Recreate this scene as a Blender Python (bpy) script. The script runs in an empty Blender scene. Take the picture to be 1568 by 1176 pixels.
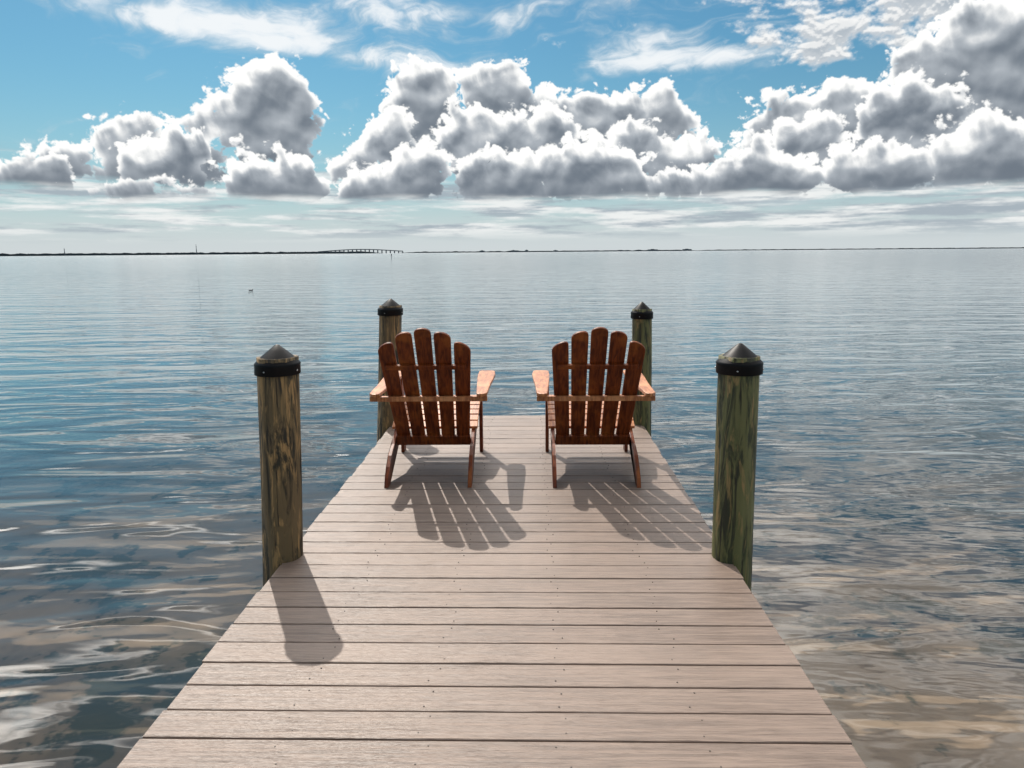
import bpy, bmesh, math, random
import numpy as np
from mathutils import Vector, Matrix, noise as mnoise
random.seed(7)
scene = bpy.context.scene
R = math.radians

# ------------------------------------------------------------ node helpers
class E:
    """socket wrapper: arithmetic builds Math nodes"""
    def __init__(s, nt, v): s.nt, s.v = nt, v
    def _m(s, op, *a, clamp=False):
        n = s.nt.nodes.new('ShaderNodeMath'); n.operation = op; n.use_clamp = clamp
        for i, q in enumerate((s,)+a):
            q = q.v if isinstance(q, E) else q
            if isinstance(q, (int, float)): n.inputs[i].default_value = q
            else: s.nt.links.new(q, n.inputs[i])
        return E(s.nt, n.outputs[0])
    def __add__(s, o): return s._m('ADD', o)
    __radd__ = __add__
    def __sub__(s, o): return s._m('SUBTRACT', o)
    def __rsub__(s, o): return E(s.nt, o)._m('SUBTRACT', s)
    def __mul__(s, o): return s._m('MULTIPLY', o)
    __rmul__ = __mul__
    def __truediv__(s, o): return s._m('DIVIDE', o)
    def __pow__(s, o): return s._m('POWER', o)
    def max(s, o): return s._m('MAXIMUM', o)
    def exp(s): return s._m('EXPONENT')
    def floor(s): return s._m('FLOOR')
    def clamp(s): return s._m('ADD', 0.0, clamp=True)
    def atan2(s, o): return s._m('ARCTAN2', o)
    def smooth(s, a, b, lo=0.0, hi=1.0):
        n = s.nt.nodes.new('ShaderNodeMapRange'); n.interpolation_type = 'SMOOTHSTEP'
        s.nt.links.new(s.v, n.inputs[0])
        for i, q in enumerate((a, b, lo, hi)): n.inputs[i+1].default_value = q
        return E(s.nt, n.outputs[0])

def vec(nt, x, y, z=0.0):
    n = nt.nodes.new('ShaderNodeCombineXYZ')
    for i, q in enumerate((x, y, z)):
        if isinstance(q, E): nt.links.new(q.v, n.inputs[i])
        else: n.inputs[i].default_value = q
    return n.outputs[0]
def sep(nt, v):
    n = nt.nodes.new('ShaderNodeSeparateXYZ'); nt.links.new(v, n.inputs[0])
    return [E(nt, o) for o in n.outputs]
def noise(nt, v, scale, detail=4, rough=.5, dist=0.0):
    n = nt.nodes.new('ShaderNodeTexNoise'); n.noise_dimensions = '3D'
    nt.links.new(v, n.inputs['Vector']); n.inputs['Scale'].default_value = scale
    n.inputs['Detail'].default_value = detail; n.inputs['Roughness'].default_value = rough
    n.inputs['Distortion'].default_value = dist
    return E(nt, n.outputs['Fac'])
def mix(nt, f, a, b, mode='MIX'):
    n = nt.nodes.new('ShaderNodeMix'); n.data_type = 'RGBA'; n.blend_type = mode; n.clamp_factor = True
    if isinstance(f, E): nt.links.new(f.v, n.inputs[0])
    else: n.inputs[0].default_value = f
    for i, q in ((6, a), (7, b)):
        if isinstance(q, (tuple, list)): n.inputs[i].default_value = (*q, 1)
        else: nt.links.new(q, n.inputs[i])
    return n.outputs[2]
def scalecol(nt, c, f):
    n = nt.nodes.new('ShaderNodeVectorMath'); n.operation = 'SCALE'
    if isinstance(c, (tuple, list)): n.inputs[0].default_value = c
    else: nt.links.new(c, n.inputs[0])
    if isinstance(f, E): nt.links.new(f.v, n.inputs['Scale'])
    else: n.inputs['Scale'].default_value = f
    return n.outputs[0]
def new_mat(name):
    m = bpy.data.materials.new(name); m.use_nodes = True
    nt = m.node_tree; b = nt.nodes['Principled BSDF']
    return m, nt, b
def bump(nt, h, dist, strength=1.0):
    n = nt.nodes.new('ShaderNodeBump'); n.inputs['Distance'].default_value = dist
    n.inputs['Strength'].default_value = strength
    nt.links.new(h.v, n.inputs['Height']); return n.outputs[0]

# ------------------------------------------------------------ cloud field (computed from noise, bearing x tan(elevation))
SUN = Vector((-.39, .905, 1.0)).normalized()
sun_el = math.asin(SUN.z); sun_az = math.atan2(SUN.x, SUN.y)
AZ = 65.0; TM = .50; CW = 2600; CH = 572
f32 = np.float32
def perlin(x, y, seed):
    rs = np.random.RandomState(seed); perm = rs.permutation(256); th = rs.rand(256)*2*np.pi
    gx, gy = np.cos(th).astype(f32), np.sin(th).astype(f32)
    xi = np.floor(x).astype(np.int32); yi = np.floor(y).astype(np.int32)
    fx = (x-xi).astype(f32); fy = (y-yi).astype(f32)
    u = fx*fx*fx*(fx*(fx*6-15)+10); v = fy*fy*fy*(fy*(fy*6-15)+10)
    def g(i, j):
        k = perm[(perm[(xi+i) & 255] + yi + j) & 255]
        return gx[k]*(fx-i) + gy[k]*(fy-j)
    a = g(0,0); a += u*(g(1,0)-a); b = g(0,1); b += u*(g(1,1)-b)
    return (a + v*(b-a))*1.4
def fbm(x, y, octv, gain, seed, billow=False, lac=2.07):
    s = 0; a = 1.0; tot = 0
    for o in range(octv):
        n = perlin(x*lac**o + 13.7*o, y*lac**o + 7.1*o, seed+o)
        s = s + a*(np.abs(n) if billow else n); tot += a; a *= gain
    return s/tot
def sst(x, a, b):
    q = np.clip((x-a)/(b-a), 0, 1); return q*q*(3-2*q)
az1 = np.linspace(-AZ, AZ, CW, dtype=f32); t1 = np.linspace(0, TM, CH, dtype=f32)
AD, T = np.meshgrid(az1, t1); A = AD*f32(np.pi/180)

C = np.zeros((CH, CW, 3), f32); AL = np.zeros((CH, CW), f32)
def over(rgb, a):
    a = np.clip(a, 0, 1); n = a.shape[0]
    C[:n] = C[:n]*(1-a[..., None]) + rgb*a[..., None]; AL[:n] = AL[:n]*(1-a) + a
def lerp3(a, b, f): return np.array(a, f32)*(1-f[..., None]) + np.array(b, f32)*f[..., None]
def gs(a0, t0, sa, st, tilt=0.0):
    return np.exp(-(((AD-a0)/sa)**2 + ((T-t0-(AD-a0)*tilt)/st)**2))

# horizon haze
hz = .97*np.exp(-(T/.11)**1.7)
over(lerp3((.63,.68,.70), (.46,.60,.69), sst(T, .0, .12)), hz)
# cirrus, streaky
wx = fbm(A*5, T*9, 4, .5, 300); wy = fbm(A*5+9, T*9, 4, .5, 310)
st = fbm(A*4 + T*5 + wx*1.2, T*22 - A*3.0 + wy*1.8, 8, .60, 320)
pf = fbm(A*14 + wx*.8, T*28 + wy*.8, 7, .6, 340)
g = gs(-20,.262,8,.030,-.0006) + .8*gs(-11,.240,8,.016,-.0020) + .9*gs(-8,.300,12,.022,-.001) + 1.1*gs(8,.240,6,.024,.0015) + .9*gs(13,.235,8,.014,.001) + .5*gs(3,.32,14,.05) + .7*gs(-27,.27,5,.014,-.001)
ca = sst(st*1.3 + g*.85 + pf*.35, .22, 1.35)
over(lerp3((.60,.69,.74), (.95,.97,.98), sst(ca + pf*.5, .1, .9)), ca*.92)
# torn small cumulus high on the right and top
g2 = 1.4*gs(20,.258,7.5,.045) + .9*gs(27,.29,7,.03) + .8*gs(2.0,.272,2.2,.020) + .65*gs(6.5,.32,3.5,.022) + .6*gs(15,.305,5,.025)+ .8*gs(36,.27,6,.05) + .65*gs(-17,.338,4,.016) + .45*gs(-4,.33,2.5,.014)
bq = fbm(A*22+wx*.5, T*34+wy*.5, 7, .56, 360, True)
hh = g2*.5 + fbm(A*12, T*20, 6, .55, 370)*.75 + (bq-.3)*.7 - .34
fa = sst(hh, 0, .30)
sh = sst(np.roll(hh, -5, 0)*-1 + hh, -.06, .10)
over(lerp3((.47,.52,.57), (1.0,.99,.97), np.clip(sh*.75+.4*(1-sst(hh,.1,.5)), 0, 1)), fa*.95)
# grey-white sheet filling the upper right, above the picture's cumulus
ur = sst(AD, -12, 10)*sst(T, .34, .40)
over(lerp3((.85,.89,.94), (1.8,1.76,1.70), sst(pf + st*.5, -.25, .3)), sst(st + pf*.5 + .32, -.1, .35)*ur)
# thin stratus streaks beneath the cumulus
s1 = fbm(A*5, T*62, 7, .6, 400); s2 = fbm(A*7+3, T*80, 6, .58, 410)
side = sst(AD, -25, 30)
sa = sst(s1 + side*.16, -.16, .22)*sst(T, .010, .034)*(1-sst(T, .09, .13))
over(lerp3((.38,.44,.495), (.90,.91,.90), sst(s2 - side*.07 + .05, -.2, .2)), sa*.9)
veil = sst(fbm(A*6, T*60, 6, .6, 950), -.02, .35)*np.exp(-((T-.060)/.010)**2)*.5
veil_c = lerp3((.50,.56,.61), (.84,.86,.86), sst(s2, -.2, .2))

# ---- cumulus: lumps (bearing deg, tan elev, radii) in several depths, self-shadowed towards the sun
ROW = int(CH*.31/TM); AD, T, A = AD[:ROW], T[:ROW], A[:ROW]
L1 = [(-18.9,.165,3.8,.062),(-18.5,.202,2.8,.038),(-8.1,.172,2.9,.060),(-8.4,.205,2.2,.036),(-2.3,.190,2.9,.058),(-2.2,.215,1.9,.030),(.8,.160,2.8,.045),(5.6,.147,4.4,.062),(18.4,.145,3.8,.045),(27.3,.208,2.7,.040),(30.5,.224,3.6,.042),(31.2,.139,5.0,.09),
      (-27.7,.122,2.8,.036),(-31.4,.105,2.5,.022),(9.4,.160,3.0,.048),(21.9,.150,3.4,.050),(25.8,.14,2.6,.05),(36,.17,5,.07),(43,.12,5,.05),(55,.13,7,.05),(-45,.10,5,.03),(-58,.12,6,.05),(-24,.108,2.8,.032)]
L2 = [(-12.3,.112,2.3,.042),(-10.0,.145,2.0,.04),(.8,.142,2.8,.044),(-4.9,.145,2.2,.045),(11.9,.114,3.0,.036),(26.1,.140,3.4,.055),(-25.2,.114,2.8,.032),
      (-33.6,.084,3.4,.022),(7.5,.125,3.4,.04),(19.5,.125,3,.035),(38,.12,5,.04),(-40,.08,5,.02),(60,.09,9,.03),(48,.09,6,.03),(-2,.13,3,.045)]
L3 = [(-18.8,.086,3.5,.044),(-27.0,.073,3.4,.018),(-11.0,.082,3.2,.034),(-8.2,.098,3.0,.042),(-1.6,.090,4.2,.042),
      (4.4,.102,4.6,.042),(10.2,.082,3.0,.026),(16.2,.090,5.0,.040),(24.8,.094,4.6,.036),(30.6,.100,4.6,.045),(35,.09,4,.03)]
def cum(lumps, seed, base, kb, hazef):
    S = np.full(T.shape, -1., f32)
    wa = fbm(A*14, T*14, 4, .5, seed); wb = fbm(A*14+5, T*14, 4, .5, seed+20)
    Aw = AD + wa*1.2; Tw = T + wb*.016
    for a, tc_, ra, rt in lumps:
        d = np.sqrt(((Aw-a)/ra)**2 + ((Tw-tc_)/rt)**2)
        S = np.maximum(S, (1-d)*min(rt, .055))
    bl = fbm(A*26+wa*.3, T*29+wb*.3, 7, .55, seed+40, True)
    lf = fbm(A*20, T*22, 7, .55, seed+60)
    h = S + (bl-.20)*kb + lf*.022
    bs_ = fbm(A*9, T*30, 5, .5, seed+80)
    b = T - base + bs_*.009
    al = sst(h, 0, .0055)*sst(b, -.003, .009)
    rho = np.clip(h/.016, 0, 1)*sst(b, -.003, .01)
    tau = np.zeros_like(rho)
    for j in range(1, 34):
        dy = int(round(1.2*j + .035*j*j)); dx = int(round(.34*dy)); w = 1.2 + .07*j
        q = np.zeros_like(rho); q[:-dy, dx:] = rho[dy:, :-dx] if dx else rho[dy:, :]
        tau += q*w
    tau *= .105
    Lt = .62*np.exp(-tau*1.0) + .26*np.exp(-tau*.30) + .12*np.exp(-tau*.08)
    hs = (bl-.2)*kb + lf*.022
    r = hs.copy(); r[:-6, 2:] -= hs[6:, :-2]
    r2 = fbm(A*16, T*18, 3, .5, seed+95)*.05; r3 = r2.copy(); r3[:-14, 5:] -= r2[14:, :-5]
    rim = np.exp(-np.clip(h, 0, None)/.0045)
    lit = np.clip(r*9, -.3, .5)*(.22 + Lt*1.1) + np.clip(r3*22, -.3, .55)*(.45+Lt*.6)
    br = .05 + Lt*.92 + rim*.26 + lit + .06*sst(b, 0, .05)
    br = np.clip(br, 0, 1.15)*(.42 + .58*sst(b, -.005, .040))
    col = lerp3((.150,.182,.225), (.44,.48,.525), sst(br, .0, .50)) + lerp3((0,0,0), (.62,.575,.51), sst(br, .36, .78))
    hzz = np.exp(-T/.06)*.15 + hazef
    col = col*(1-hzz[..., None]) + np.array((.62,.68,.71), f32)*hzz[..., None]
    over(col, al)
cum(L1, 500, .082, .056, .05)
cum(L2, 700, .075, .060, .02)
cum(L3, 900, .066, .056, .0)
over(veil_c[:ROW], veil[:ROW])
AD, T = np.meshgrid(az1, t1)

img = bpy.data.images.new('cloud_field', CW, CH, alpha=True, float_buffer=True)
img.colorspace_settings.name = 'Non-Color'; img.alpha_mode = 'CHANNEL_PACKED'
buf = np.empty((CH, CW, 4), f32); buf[..., :3] = C/np.maximum(AL, 1e-3)[..., None]
buf[..., 3] = AL*(1-sst(T, .44, .495))*(1-sst(np.abs(AD), 58, 64.5))
img.pixels.foreach_set(buf.ravel()); img.update(); img.pack()

# high cloud deck seen overhead (plane coordinates = direction / height)
HN = 1100; HR = 2.5
px1 = np.linspace(-HR, HR, HN, dtype=f32); PX, PY = np.meshgrid(px1, px1)
rr = np.sqrt(PX*PX + PY*PY) + 1e-4; tt = 1/rr; azh = np.degrees(np.arctan2(PX, PY))
hn = fbm(PX*1.5+4, PY*1.5, 7, .56, 1300); hb = fbm(PX*3.2, PY*3.2+7, 6, .55, 1310)
sidep = sst(azh, -22, 14)
ha = sst(hn + sidep*.30 + hb*.25, -.06, .18)*np.where(sidep > .5, sst(tt, .36, .46), sst(tt, .46, .62))
cosd = (PX*SUN.x + PY*SUN.y + SUN.z)/np.sqrt(PX*PX + PY*PY + 1)
glow = 1.05 + 4.5*np.exp(-(1-cosd)/.10) + 1.8*np.exp(-(1-cosd)/.30)
hbr = (.42 + .85*sst(hb + hn*.6, -.3, .3))*glow
img2 = bpy.data.images.new('high_cloud_field', HN, HN, alpha=True, float_buffer=True)
img2.colorspace_settings.name = 'Non-Color'; img2.alpha_mode = 'CHANNEL_PACKED'
buf = np.empty((HN, HN, 4), f32)
for i, q in enumerate((1.0, .97, .93)): buf[..., i] = hbr*q
buf[..., 3] = ha*.95
img2.pixels.foreach_set(buf.ravel()); img2.update(); img2.pack()

# ------------------------------------------------------------ world
world = bpy.data.worlds.new("World"); scene.world = world; world.use_nodes = True
nt = world.node_tree; nt.nodes.clear()
out = nt.nodes.new('ShaderNodeOutputWorld'); bg = nt.nodes.new('ShaderNodeBackground')
nt.links.new(bg.outputs[0], out.inputs[0])
SKY_S = 0.08; K = 1/SKY_S
bg.inputs['Strength'].default_value = SKY_S
sky = nt.nodes.new('ShaderNodeTexSky'); sky.sky_type = 'NISHITA'; sky.sun_disc = False
sky.sun_elevation = sun_el; sky.sun_rotation = sun_az; sky.air_density = 1.2; sky.dust_density = 0.5; sky.ozone_density = 2.5
tc = nt.nodes.new('ShaderNodeTexCoord')
dx, dy, dz = sep(nt, tc.outputs['Generated'])
rh = (dx*dx + dy*dy + 1e-6)**0.5
az_d = dx.atan2(dy) * (180/math.pi); t = dz / rh
skycol = mix(nt, 1.0, sky.outputs[0], (.44, .82, .92), 'MULTIPLY')
iz = dz.max(.02)
ih = nt.nodes.new('ShaderNodeTexImage'); ih.image = img2; ih.extension = 'CLIP'; ih.interpolation = 'Linear'
nt.links.new(vec(nt, (dx/iz + HR)/(2*HR), (dy/iz + HR)/(2*HR)), ih.inputs['Vector'])
c = mix(nt, E(nt, ih.outputs['Alpha']), skycol, scalecol(nt, ih.outputs['Color'], K))
it = nt.nodes.new('ShaderNodeTexImage'); it.image = img; it.extension = 'CLIP'; it.interpolation = 'Linear'
nt.links.new(vec(nt, (az_d + AZ)/(2*AZ), t.max(.0012)/TM), it.inputs['Vector'])
c = mix(nt, E(nt, it.outputs['Alpha']), c, scalecol(nt, it.outputs['Color'], K))
nt.links.new(c, bg.inputs['Color'])
world.cycles.sampling_method = 'MANUAL'; world.cycles.sample_map_resolution = 512

# ------------------------------------------------------------ sun
sl = bpy.data.lights.new('sun', 'SUN'); sl.energy = 4.9; sl.angle = R(.5); sl.color = (1.0, .92, .82)
so = bpy.data.objects.new('sun', sl); scene.collection.objects.link(so)
so.rotation_euler = SUN.to_track_quat('Z', 'Y').to_euler(); so.location = (-5, 10, 14)

# ------------------------------------------------------------ mesh helpers
def obj(name, me, mat=None, parent=None, loc=(0, 0, 0)):
    o = bpy.data.objects.new(name, me); scene.collection.objects.link(o)
    if mat: me.materials.append(mat)
    o.location = loc
    if parent: o.parent = parent
    return o
def from_bm(bm, name, smooth=False):
    me = bpy.data.meshes.new(name); bmesh.ops.recalc_face_normals(bm, faces=bm.faces)
    if smooth:
        for f in bm.faces: f.smooth = True
    bm.to_mesh(me); bm.free(); return me
def add_box(bm, x0, x1, y0, y1, z0, z1):
    vs = [bm.verts.new(p) for p in ((x0,y0,z0),(x1,y0,z0),(x1,y1,z0),(x0,y1,z0),(x0,y0,z1),(x1,y0,z1),(x1,y1,z1),(x0,y1,z1))]
    for f in ((3,2,1,0),(4,5,6,7),(0,1,5,4),(1,2,6,5),(2,3,7,6),(3,0,4,7)): bm.faces.new([vs[i] for i in f])
def add_prism(bm, pts, fn, a, b):
    A_ = [bm.verts.new(fn(p, a)) for p in pts]; B_ = [bm.verts.new(fn(p, b)) for p in pts]
    n = len(pts); bm.faces.new(A_); bm.faces.new(B_[::-1])
    for i in range(n): bm.faces.new((A_[i], B_[i], B_[(i+1) % n], A_[(i+1) % n]))
def bev(o, w=.003, seg=2):
    m = o.modifiers.new('bevel', 'BEVEL'); m.width = w; m.segments = seg; m.limit_method = 'ANGLE'; m.angle_limit = R(35)
def empty(name, loc):
    e = bpy.data.objects.new(name, None); scene.collection.objects.link(e); e.location = loc; e.empty_display_size = .2
    return e

# ------------------------------------------------------------ materials
PITCH = .1458
HW = 1.1065; Y_END = 6.74; Y0 = Y_END - 66*PITCH; WATER = -.80
m_deck, n_, b = new_mat('composite_decking')
geo = n_.nodes.new('ShaderNodeNewGeometry'); X, Y, Z = sep(n_, geo.outputs['Position'])
bid = ((Y - Y0)/PITCH).floor()
wn = n_.nodes.new('ShaderNodeTexWhiteNoise'); wn.noise_dimensions = '1D'; n_.links.new(bid.v, wn.inputs['W'])
rnd = E(n_, wn.outputs['Value'])
gr = noise(n_, vec(n_, X*1.3 + bid*3.7, Y*30.0, bid*7.3), 2.2, 5, .62, .9)
gf = noise(n_, vec(n_, X*10 + bid, Y*240, bid), 1.0, 3, .55)
bl = noise(n_, vec(n_, X, Y, 0.0), 2.2, 4, .6)
cdk = mix(n_, gr.smooth(.36, .64), (.092, .063, .048), (.190, .136, .106))
cdk = mix(n_, (rnd*.5 + bl.smooth(.35,.7)*.35), cdk, (.220, .162, .128))
cdk = mix(n_, gf.smooth(.52,.72)*.5, cdk, (.058,.039,.029))
n_.links.new(cdk, b.inputs['Base Color'])
n_.links.new((.27 + gr*.22 + bl*.18).v, b.inputs['Roughness'])
n_.links.new(bump(n_, gr*.6 + gf*.5, .005, .9), b.inputs['Normal'])
b.inputs['Specular IOR Level'].default_value = .45

m_screw, n_, b = new_mat('deck_screw_metal'); b.inputs['Base Color'].default_value = (.06,.045,.035,1); b.inputs['Roughness'].default_value = .6

m_frame, n_, b = new_mat('treated_timber_frame')
geo = n_.nodes.new('ShaderNodeNewGeometry')
f = noise(n_, geo.outputs['Position'], 7, 5, .6)
n_.links.new(mix(n_, f, (.10,.075,.045), (.24,.19,.13)), b.inputs['Base Color']); b.inputs['Roughness'].default_value = .8

def post_mat(name, dark, mid, lite, green, gamt, seed):
    m, n_, b = new_mat(name)
    t_ = n_.nodes.new('ShaderNodeTexCoord'); x, y, z = sep(n_, t_.outputs['Object'])
    a = noise(n_, vec(n_, x*7+seed, y*7, z*1.0), 2.0, 5, .62, 1.6)
    s = noise(n_, vec(n_, x*38, y*38, z*1.5 + seed), 1.6, 4, .6, .4)
    k = noise(n_, vec(n_, x*8, y*8, z*1.6+seed*2), 1.8, 5, .65, 1.2)
    c = mix(n_, a.smooth(.44,.57), dark, mid)
    c = mix(n_, (k.smooth(.50,.60))*(s.smooth(.38,.55)), c, lite)
    c = mix(n_, ((.3 - z)*.5).clamp()*gamt + k.smooth(.4,.6)*gamt*.5, c, green)
    crack = s.smooth(.60, .67)
    c = mix(n_, crack*.85, c, (.008,.006,.004))
    n_.links.new(c, b.inputs['Base Color']); b.inputs['Roughness'].default_value = .7
    n_.links.new(bump(n_, a*.5 - crack*.6 + s*.3, .015, .9), b.inputs['Normal'])
    return m
m_post_b = post_mat('weathered_brown_piling', (.016,.011,.006), (.135,.088,.040), (.42,.24,.095), (.075,.070,.026), .45, 1.0)
m_post_g = post_mat('weathered_green_piling', (.022,.023,.010), (.125,.120,.042), (.38,.22,.09), (.060,.085,.022), .80, 8.0)
m_cap, n_, b = new_mat('black_plastic_cap'); b.inputs['Base Color'].default_value = (.006,.006,.007,1); b.inputs['Specular IOR Level'].default_value = .14
t_ = n_.nodes.new('ShaderNodeTexCoord'); f = noise(n_, t_.outputs['Object'], 30, 4, .6)
n_.links.new((.34+f*.25).v, b.inputs['Roughness'])

def wood(name, dk, md, lt, spec):
    m, n_, b = new_mat(name)
    t_ = n_.nodes.new('ShaderNodeTexCoord'); x, y, z = sep(n_, t_.outputs['Object'])
    f = noise(n_, vec(n_, x*22, y*3.5, z*3.5), 2.5, 5, .6, .6)
    g_ = noise(n_, t_.outputs['Object'], 6, 4, .6)
    c = mix(n_, f.smooth(.35,.65), dk, md)
    c = mix(n_, g_.smooth(.5,.7)*.45, c, lt)
    n_.links.new(c, b.inputs['Base Color']); n_.links.new((.33+g_*.25).v, b.inputs['Roughness'])
    b.inputs['Specular IOR Level'].default_value = spec
    n_.links.new(bump(n_, f, .002, .5), b.inputs['Normal'])
    return m
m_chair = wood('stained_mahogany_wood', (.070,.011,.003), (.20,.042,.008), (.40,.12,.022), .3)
m_arm = wood('sunlit_worn_mahogany_wood', (.24,.070,.020), (.46,.175,.058), (.62,.30,.13), .5)  # paler copy for arms and seat: wear plus sunlit brightness put into the colour

# ------------------------------------------------------------ dock
dock = empty('wooden_dock', (0, 0, 0))
bm = bmesh.new(); bs = bmesh.new()
for i in range(66):
    y0 = Y0 + i*PITCH + .003; y1 = Y0 + (i+1)*PITCH - .003
    l = -HW + random.uniform(-.006, .006); r = HW + random.uniform(-.006, .006); dz_ = random.uniform(-.0012, .0012)
    e = .004
    sec = [(y0, -.025), (y1, -.025), (y1, -e+dz_), (y1-.0013, -.0013+dz_), (y1-e, dz_), (y0+e, dz_), (y0+.0013, -.0013+dz_), (y0, -e+dz_)]
    add_prism(bm, sec, lambda p, s: (s, p[0], p[1]), l, r)
    for jx in (-.66, -.22, .22, .66):
        for fy in (.22, .78):
            cx = jx + random.uniform(-.025, .025); cy = y0 + (y1-y0)*fy + random.uniform(-.008, .008)
            vs = [bs.verts.new((cx+.0028*math.cos(a*math.pi/4), cy+.0028*math.sin(a*math.pi/4), .0019)) for a in range(8)]
            vb = [bs.verts.new((v.co.x, v.co.y, -.004)) for v in vs]
            bs.faces.new(vs)
            for a in range(8): bs.faces.new((vs[a], vb[a], vb[(a+1) % 8], vs[(a+1) % 8]))
obj('deck_boards', from_bm(bm, 'deck_boards'), m_deck, dock)
obj('deck_screws', from_bm(bs, 'deck_screws'), m_screw, dock)
PY1, PY2 = 3.50, 6.40
bm = bmesh.new()
for x in (-1.00, -.66, -.22, .22, .66, .98):
    add_box(bm, x-.02, x+.02, Y0+.03, Y_END-.06, -.21, -.028)
for y in (.60, PY1, PY2):
    add_box(bm, -1.02, 1.02, y-.02-.12, y+.02-.12, -.42, -.213); add_box(bm, -1.02, 1.02, y-.02+.12, y+.02+.12, -.42, -.213)
add_box(bm, -1.08, 1.08, Y_END-.058, Y_END-.02, -.21, -.028)
o = obj('joists_and_beams', from_bm(bm, 'joists'), m_frame, dock); bev(o)

m_nail, n_, b = new_mat('galvanised_nail'); b.inputs['Base Color'].default_value = (.55,.55,.55,1); b.inputs['Metallic'].default_value = 1; b.inputs['Roughness'].default_value = .35
def piling(name, x, y, r, top, mat, cap=True, lean=(0, 0), seed=0, parent=None):
    p = empty(name, (x, y, 0)) if parent is None else parent
    bm = bmesh.new(); N = 56; zs = [-2.6 + (top-.06+2.6)*k/60 for k in range(61)]; rings = []
    for z in zs:
        ring = []
        for k in range(N):
            a = 2*math.pi*k/N
            q = mnoise.noise(Vector((math.cos(a)*1.6, math.sin(a)*1.6, z*.9+seed)))*.008 + mnoise.noise(Vector((math.cos(a)*7, math.sin(a)*7, z*1.5+seed)))*.0035
            rr_ = r + q + .004*(-z)
            ring.append(bm.verts.new((rr_*math.cos(a)+lean[0]*z + (x if parent else 0), rr_*math.sin(a)+lean[1]*z + (y if parent else 0), z)))
        rings.append(ring)
    for A_, B_ in zip(rings, rings[1:]):
        for k in range(N): bm.faces.new((A_[k], A_[(k+1) % N], B_[(k+1) % N], B_[k]))
    bm.faces.new(rings[-1])
    obj('timber_pile', from_bm(bm, 'timber_pile', True), mat, p)
    if cap:
        bm = bmesh.new(); rc = r+.006
        prof = [(rc+.001, top-.142), (rc+.003, top-.140), (rc+.002, top-.098), (rc+.004, top-.092), (rc-.001, top-.085),
                (rc*.74, top-.058), (rc*.4, top-.028), (.010, top-.002), (.004, top)]
        rings = [[bm.verts.new((q*math.cos(2*math.pi*k/N)+lean[0]*z, q*math.sin(2*math.pi*k/N)+lean[1]*z, z)) for k in range(N)] for q, z in prof]
        for A_, B_ in zip(rings, rings[1:]):
            for k in range(N): bm.faces.new((A_[k], A_[(k+1) % N], B_[(k+1) % N], B_[k]))
        bm.faces.new(rings[-1])
        obj('conical_cap', from_bm(bm, 'cap', True), m_cap, p)
        bm = bmesh.new()
        for a in (-1.9, -.35, 1.2, 2.8):
            mt = Matrix.Translation(((rc+.004)*math.cos(a)+lean[0]*top, (rc+.004)*math.sin(a)+lean[1]*top, top-.120))
            bmesh.ops.create_icosphere(bm, subdivisions=2, radius=.004, matrix=mt)
        obj('cap_nails', from_bm(bm, 'nails', True), m_nail, p)
    return p
piling('dock_piling', -1.130, PY1, .099, 1.072, m_post_b, lean=(.035, 0), seed=1.3)
piling('dock_piling', 1.122, PY1, .099, 1.068, m_post_g, lean=(-.006, 0), seed=5.1)
piling('dock_piling', -1.137, PY2, .101, 1.112, m_post_b, lean=(.050, 0), seed=9.7)
piling('dock_piling', 1.105, PY2, .087, 1.070, m_post_g, lean=(-.018, 0), seed=14.2)
for s in (-1, 1):
    piling('', s*.93, .60, .10, -.16, m_post_g, cap=False, seed=20+s, parent=dock)

# ------------------------------------------------------------ adirondack chairs
def slat(bm, p0, p1, w0, w1, th, nrm, shear):
    d = (p1-p0).normalized(); side = d.cross(nrm).normalized()
    L = (p1-p0).length; pts = [(-w0/2, 0), (w0/2, 0)]
    n = 12; rt = w1/2
    for k in range(n+1):
        a = math.pi*k/n
        px_ = rt*math.cos(a); pts.append((px_, L - rt*.8 + rt*.8*math.sin(a)**.8 - shear*px_))
    add_prism(bm, pts, lambda p, s: tuple(p0 + side*p[0] + d*p[1] + nrm*s), 0, th)

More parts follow.
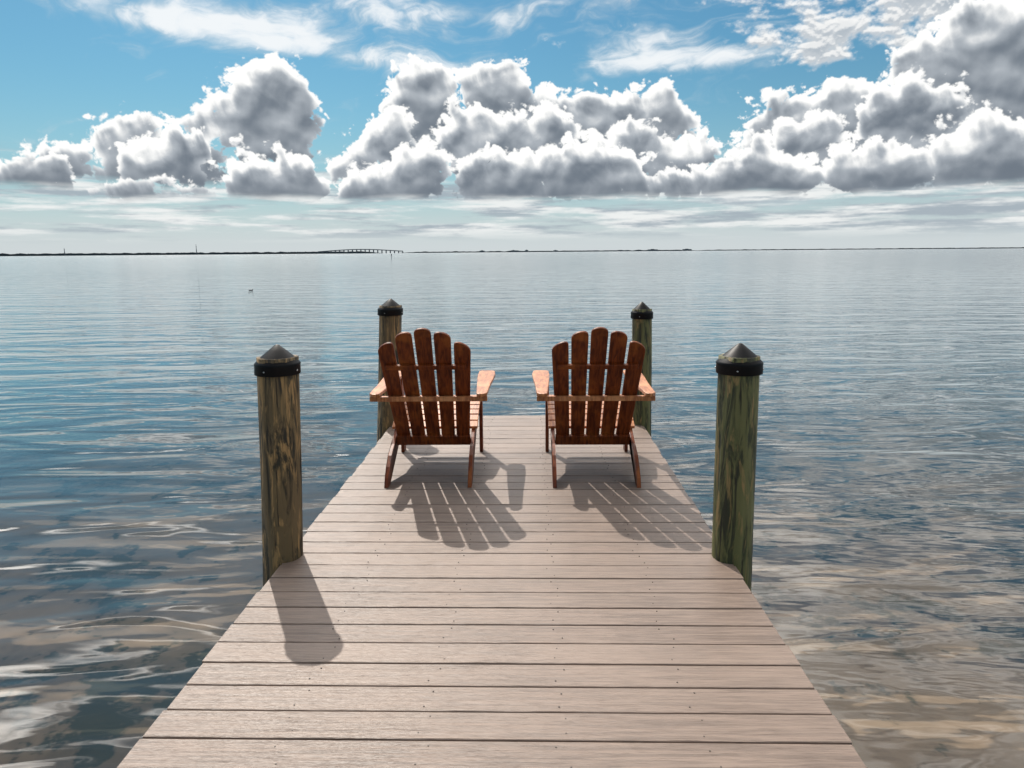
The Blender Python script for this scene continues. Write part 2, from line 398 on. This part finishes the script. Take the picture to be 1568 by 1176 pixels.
def chair(loc, rot):
    P = empty('adirondack_chair', loc); P.rotation_euler = (0, 0, rot)
    def part(name, build, bw=.003, mat=None):
        bm = bmesh.new(); build(bm); o = obj(name, from_bm(bm, name), mat or m_chair, P); bev(o, bw); return o
    top = [(1.00,.405),(.80,.385),(.62,.345),(.48,.295),(.36,.245),(.26,.19),(.17,.12),(.10,.05),(.07,.0)]
    bot = [(-.01,.0),(.02,.055),(.08,.115),(.16,.170),(.26,.205),(.42,.235),(.60,.270),(.80,.300),(1.00,.315)]
    for nm, x in (('side_rail_left', -.283), ('side_rail_right', .258)):
        part(nm, lambda bm, x=x: add_prism(bm, top+bot, lambda p, s: (s, p[0], p[1]), x, x+.025))
    for nm, x in (('front_leg_left', -.312), ('front_leg_right', .287)):
        part(nm, lambda bm, x=x: add_box(bm, x, x+.025, .86, .95, 0, .574))
    for nm, s in (('arm_bracket_left', -1), ('arm_bracket_right', 1)):
        x = s*.315
        part(nm, lambda bm, x=x, s=s: add_prism(bm, [(0, .572), (s*.065, .572), (s*.055, .54), (s*.012, .44), (0, .43)], lambda p, q: (x+p[0], q, p[1]), .893, .916))
    def seat(bm):
        ys = [.445 + .0775*k for k in range(7)]
        def ztop(y):
            for (a, za), (c_, zc_) in zip(top, top[1:]):
                if c_ <= y <= a: return zc_ + (za-zc_)*(y-c_)/(a-c_)
            return .405
        for y in ys:
            y1 = y+.066; z0, z1 = ztop(y)+.001, ztop(min(y1, 1.0))+.001
            sec = [(y, z0), (y1, z1), (y1-.004, z1+.019), (y-.004, z0+.019)]
            add_prism(bm, sec, lambda p, s: (s, p[0], p[1]), -.300, .300)
        add_box(bm, -.257, .257, .985, 1.005, .30, .40)
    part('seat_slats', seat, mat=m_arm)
    q0 = Vector((0, .395, .195)); q1 = Vector((0, -.09, 1.04)); bd = (q1-q0).normalized()
    nrm = Vector((0, bd.z, -bd.y)).normalized()
    sgn = 1 if bd.cross(nrm).x > 0 else -1
    def back(bm):
        for i, ln in ((-2, .856), (-1, .940), (0, .972), (1, .940), (2, .856)):
            a = q0 + Vector((i*.101, 0, 0)); e_ = q0 + bd*ln + Vector((i*.121, 0, 0))
            slat(bm, a, e_, .090, .106, .018, nrm, .22*i*sgn)
    part('back_slats', back, .004)
    def at(z):
        k = (z-q0.z)/(q1.z-q0.z); return q0 + (q1-q0)*k
    def rail(z, half, hgt, th, name):
        c0 = at(z)
        def bld(bm):
            u = bd*hgt; n = -nrm*th
            base = [c0 - nrm*.001, c0 - nrm*.001 + u, c0 - nrm*.001 + u + n, c0 - nrm*.001 + n]
            Lq = [bm.verts.new((-half, p.y, p.z)) for p in base]; Q = [bm.verts.new((half, p.y, p.z)) for p in base]
            bm.faces.new(Lq); bm.faces.new(Q[::-1])
            for k in range(4): bm.faces.new((Lq[k], Q[k], Q[(k+1) % 4], Lq[(k+1) % 4]))
        part(name, bld)
    rail(.775, .256, .032, .022, 'upper_back_brace')
    rail(.195, .256, .082, .022, 'lower_back_rail')
    y_r = at(.56).y
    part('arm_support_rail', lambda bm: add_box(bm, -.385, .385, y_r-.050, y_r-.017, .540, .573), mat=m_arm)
    def arm(s):
        pts = [(.285, 1.035), (.300, 1.06), (.385, 1.06), (.405, 1.03), (.412, .90), (.405, .70), (.392, .45), (.388, .25), (.385, .14),
               (.365, .105), (.335, .096), (.318, .115), (.312, .20), (.300, .45), (.288, .70), (.283, .90)]
        return lambda bm: add_prism(bm, [(s*p[0], p[1]) for p in pts], lambda p, q: (p[0], p[1], q), .575, .598)
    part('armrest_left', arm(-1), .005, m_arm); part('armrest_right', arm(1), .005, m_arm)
    return P
chair((-.542, 4.59, .001), R(.6)); chair((.550, 4.59, .001), R(0))

# ------------------------------------------------------------ water, seabed
m_water, n_, b = new_mat('sea_water'); n_.nodes.remove(b); mo = n_.nodes['Material Output']
geo = n_.nodes.new('ShaderNodeNewGeometry'); X, Y, Z = sep(n_, geo.outputs['Position'])
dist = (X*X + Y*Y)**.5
w1 = noise(n_, vec(n_, X*.50 + Y*.16, Y*1.45 - X*.16, 0), 1.0, 2, .45, .6)
w2 = noise(n_, vec(n_, X*2.0, Y*5.0 + X*.5, 4), 1.0, 2, .5)
w3 = noise(n_, vec(n_, X*.12, Y*.50, 9), 1.0, 2, .5)
height = w1*.074 + w2*(w3.smooth(.40,.60)*.009+.002) + w3*.085
bn = bump(n_, height, 1.0, 1.0)
fr = n_.nodes.new('ShaderNodeFresnel'); fr.inputs['IOR'].default_value = 1.48; n_.links.new(bn, fr.inputs['Normal'])
gl = n_.nodes.new('ShaderNodeBsdfGlossy'); gl.distribution = 'GGX'; n_.links.new(bn, gl.inputs['Normal'])
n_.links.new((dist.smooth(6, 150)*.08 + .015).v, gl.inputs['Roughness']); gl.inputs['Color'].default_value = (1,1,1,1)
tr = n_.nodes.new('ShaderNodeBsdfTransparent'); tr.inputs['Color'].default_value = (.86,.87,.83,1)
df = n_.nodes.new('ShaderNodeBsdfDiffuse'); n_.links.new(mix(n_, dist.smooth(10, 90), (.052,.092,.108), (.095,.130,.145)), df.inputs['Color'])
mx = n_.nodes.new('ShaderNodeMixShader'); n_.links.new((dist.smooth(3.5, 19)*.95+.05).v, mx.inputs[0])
n_.links.new(tr.outputs[0], mx.inputs[1]); n_.links.new(df.outputs[0], mx.inputs[2])
m2 = n_.nodes.new('ShaderNodeMixShader'); n_.links.new(fr.outputs[0], m2.inputs[0]); n_.links.new(mx.outputs[0], m2.inputs[1]); n_.links.new(gl.outputs[0], m2.inputs[2])
n_.links.new(m2.outputs[0], mo.inputs['Surface'])
def sheet(name, z, mat, size=60000):
    bm = bmesh.new(); vs = [bm.verts.new(p) for p in ((-size,-200,z),(size,-200,z),(size,size,z),(-size,size,z))]; bm.faces.new(vs)
    return obj(name, from_bm(bm, name), mat)
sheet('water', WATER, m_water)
m_bed, n_, b = new_mat('sandy_seabed')
geo = n_.nodes.new('ShaderNodeNewGeometry')
s1 = noise(n_, geo.outputs['Position'], .9, 4, .6, .5); s2 = noise(n_, geo.outputs['Position'], 4, 4, .65)
c = mix(n_, s1.smooth(.42,.62), (.315,.225,.160), (.165,.120,.085)); c = mix(n_, s2.smooth(.5,.7)*.4, c, (.37,.275,.20))
c = mix(n_, (s1*.6+s2*.5).smooth(.575,.625)*.9, c, (.030,.034,.018))
n_.links.new(c, b.inputs['Base Color']); b.inputs['Roughness'].default_value = .9
sheet('seabed', -1.45, m_bed, 60000)

# ------------------------------------------------------------ far shore, bridge, marker, bird
m_land, n_, b = new_mat('distant_trees'); b.inputs['Base Color'].default_value = (.022,.035,.045,1); b.inputs['Roughness'].default_value = 1
m_conc, n_, b = new_mat('distant_concrete'); b.inputs['Base Color'].default_value = (.06,.08,.10,1); b.inputs['Roughness'].default_value = .9
def shore(name, a0, a1, D, hmin, hmax, seed, fade=True):
    bm = bmesh.new(); n = int((a1-a0)/.06); pr = None
    for k in range(n+1):
        a = R(a0 + (a1-a0)*k/n); e = min(1, k/25, (n-k)/25) if fade else 1
        hgt = (hmin + (hmax-hmin)*max(0, mnoise.noise(Vector((k*.13, seed, 0)))*.7 + .4 + .35*mnoise.noise(Vector((k*.9, seed, 3)))))*e + .3
        v = [bm.verts.new((D*math.sin(a), D*math.cos(a), WATER)), bm.verts.new((D*math.sin(a), D*math.cos(a), WATER+hgt)),
             bm.verts.new(((D+200)*math.sin(a), (D+200)*math.cos(a), WATER))]
        if pr: bm.faces.new((pr[0], v[0], v[1], pr[1])); bm.faces.new((pr[1], v[1], v[2], pr[2]))
        pr = v
    return obj(name, from_bm(bm, name), m_land)
shore('distant_shoreline', -44, -11.0, 6000, 12, 21, 1.0)
shore('distant_shoreline', -10, 13, 9500, 9, 20, 5.0)
shore('distant_shoreline', 12, 40, 11000, 9, 16, 8.0)
br = empty('causeway_bridge', (0, 0, 0)); bm = bmesh.new()
prev = None; D = 5800
for k in range(0, 61):
    a = -15.8 + 6.2*k/60; s = k/60; hz_ = WATER + 12 + 15*math.sin(math.pi*min(1, s*1.0))**1.2
    x, y = D*math.sin(R(a)), D*math.cos(R(a))
    cur = [bm.verts.new(p) for p in ((x, y, hz_), (x, y, hz_+6.5), (x, y+12, hz_+6.5), (x, y+12, hz_))]
    if prev:
        for j in range(4): bm.faces.new((prev[j], cur[j], cur[(j+1) % 4], prev[(j+1) % 4]))
    prev = cur
    if k % 3 == 0: add_box(bm, x-3.8, x+3.8, y+2, y+8, WATER-2, hz_-.1)
obj('deck_and_piers', from_bm(bm, 'bridge'), m_conc, br)
def tower(name, a, D, hgt):
    bm = bmesh.new(); x, y = D*math.sin(R(a)), D*math.cos(R(a))
    for w, z0, z1 in ((2.0, 0, .5), (1.4, .5, .8), (.8, .8, 1.0)): add_box(bm, x-w, x+w, y-w, y+w, WATER+hgt*z0, WATER+hgt*z1+.01)
    for zf in (.45, .8): add_box(bm, x-3, x+3, y-1, y+1, WATER+hgt*zf-1, WATER+hgt*zf+1.2)
    obj(name, from_bm(bm, name), m_conc)
tower('radio_tower', -32.1, 5900, 52); tower('radio_tower', -24.1, 5900, 74)
bm = bmesh.new(); random.seed(3)
for a in (-3.6, -1.2, -.9, -.2, 2.0, 9.3, 11.8):
    x, y = 9400*math.sin(R(a)), 9400*math.cos(R(a)); w = random.uniform(20, 60); h_ = random.uniform(16, 26)
    add_box(bm, x-w, x+w, y, y+30, WATER, WATER+h_); add_box(bm, x-w*.4, x+w*.3, y+5, y+25, WATER+h_, WATER+h_+5)
obj('distant_buildings', from_bm(bm, 'distant_buildings'), m_conc)
mk = empty('channel_marker', (-55.2, 300, WATER)); bm = bmesh.new()
bmesh.ops.create_cone(bm, cap_ends=True, segments=12, radius1=.10, radius2=.09, depth=2.4, matrix=Matrix.Translation((0,0,.6)))
add_box(bm, -.22, .22, -.14, -.11, 1.3, 1.85)
obj('marker_pile_and_board', from_bm(bm, 'marker'), m_conc, mk)
m_bird, n_, b = new_mat('dark_feathers'); b.inputs['Base Color'].default_value = (.05,.047,.043,1); b.inputs['Roughness'].default_value = .7
bd_ = empty('floating_seabird', (-17.8, 47.5, WATER)); bm = bmesh.new()
bmesh.ops.create_uvsphere(bm, u_segments=16, v_segments=10, radius=.1, matrix=Matrix.Translation((0,0,.03)) @ Matrix.Diagonal((1.9,.85,.65,1)))
bmesh.ops.create_cone(bm, cap_ends=True, segments=10, radius1=.03, radius2=.022, depth=.10, matrix=Matrix.Translation((.15,0,.09)) @ Matrix.Rotation(R(15),4,'Y'))
bmesh.ops.create_uvsphere(bm, u_segments=12, v_segments=8, radius=.034, matrix=Matrix.Translation((.17,0,.145)) @ Matrix.Diagonal((1.25,.9,.9,1)))
bmesh.ops.create_cone(bm, cap_ends=True, segments=8, radius1=.012, radius2=.002, depth=.07, matrix=Matrix.Translation((.235,0,.14)) @ Matrix.Rotation(R(92),4,'Y'))
bmesh.ops.create_cone(bm, cap_ends=True, segments=8, radius1=.05, radius2=.01, depth=.12, matrix=Matrix.Translation((-.2,0,.06)) @ Matrix.Rotation(R(-75),4,'Y'))
obj('body', from_bm(bm, 'bird', True), m_bird, bd_); bd_.scale = (.7, .5, .45)

# ------------------------------------------------------------ camera
cd = bpy.data.cameras.new('camera'); cd.sensor_width = 36; cd.lens = 26.0; cd.clip_end = 200000; cd.clip_start = .05
co = bpy.data.objects.new('camera', cd); scene.collection.objects.link(co)
Mx = Matrix.Rotation(R(1.4), 4, 'Z') @ Matrix.Rotation(R(90-10.12), 4, 'X') @ Matrix.Rotation(R(-.44), 4, 'Z')
co.matrix_world = Matrix.Translation((.12, 0, 1.5)) @ Mx
scene.camera = co
scene.view_settings.view_transform = 'Standard'; scene.view_settings.look = 'None'; scene.view_settings.exposure = 0
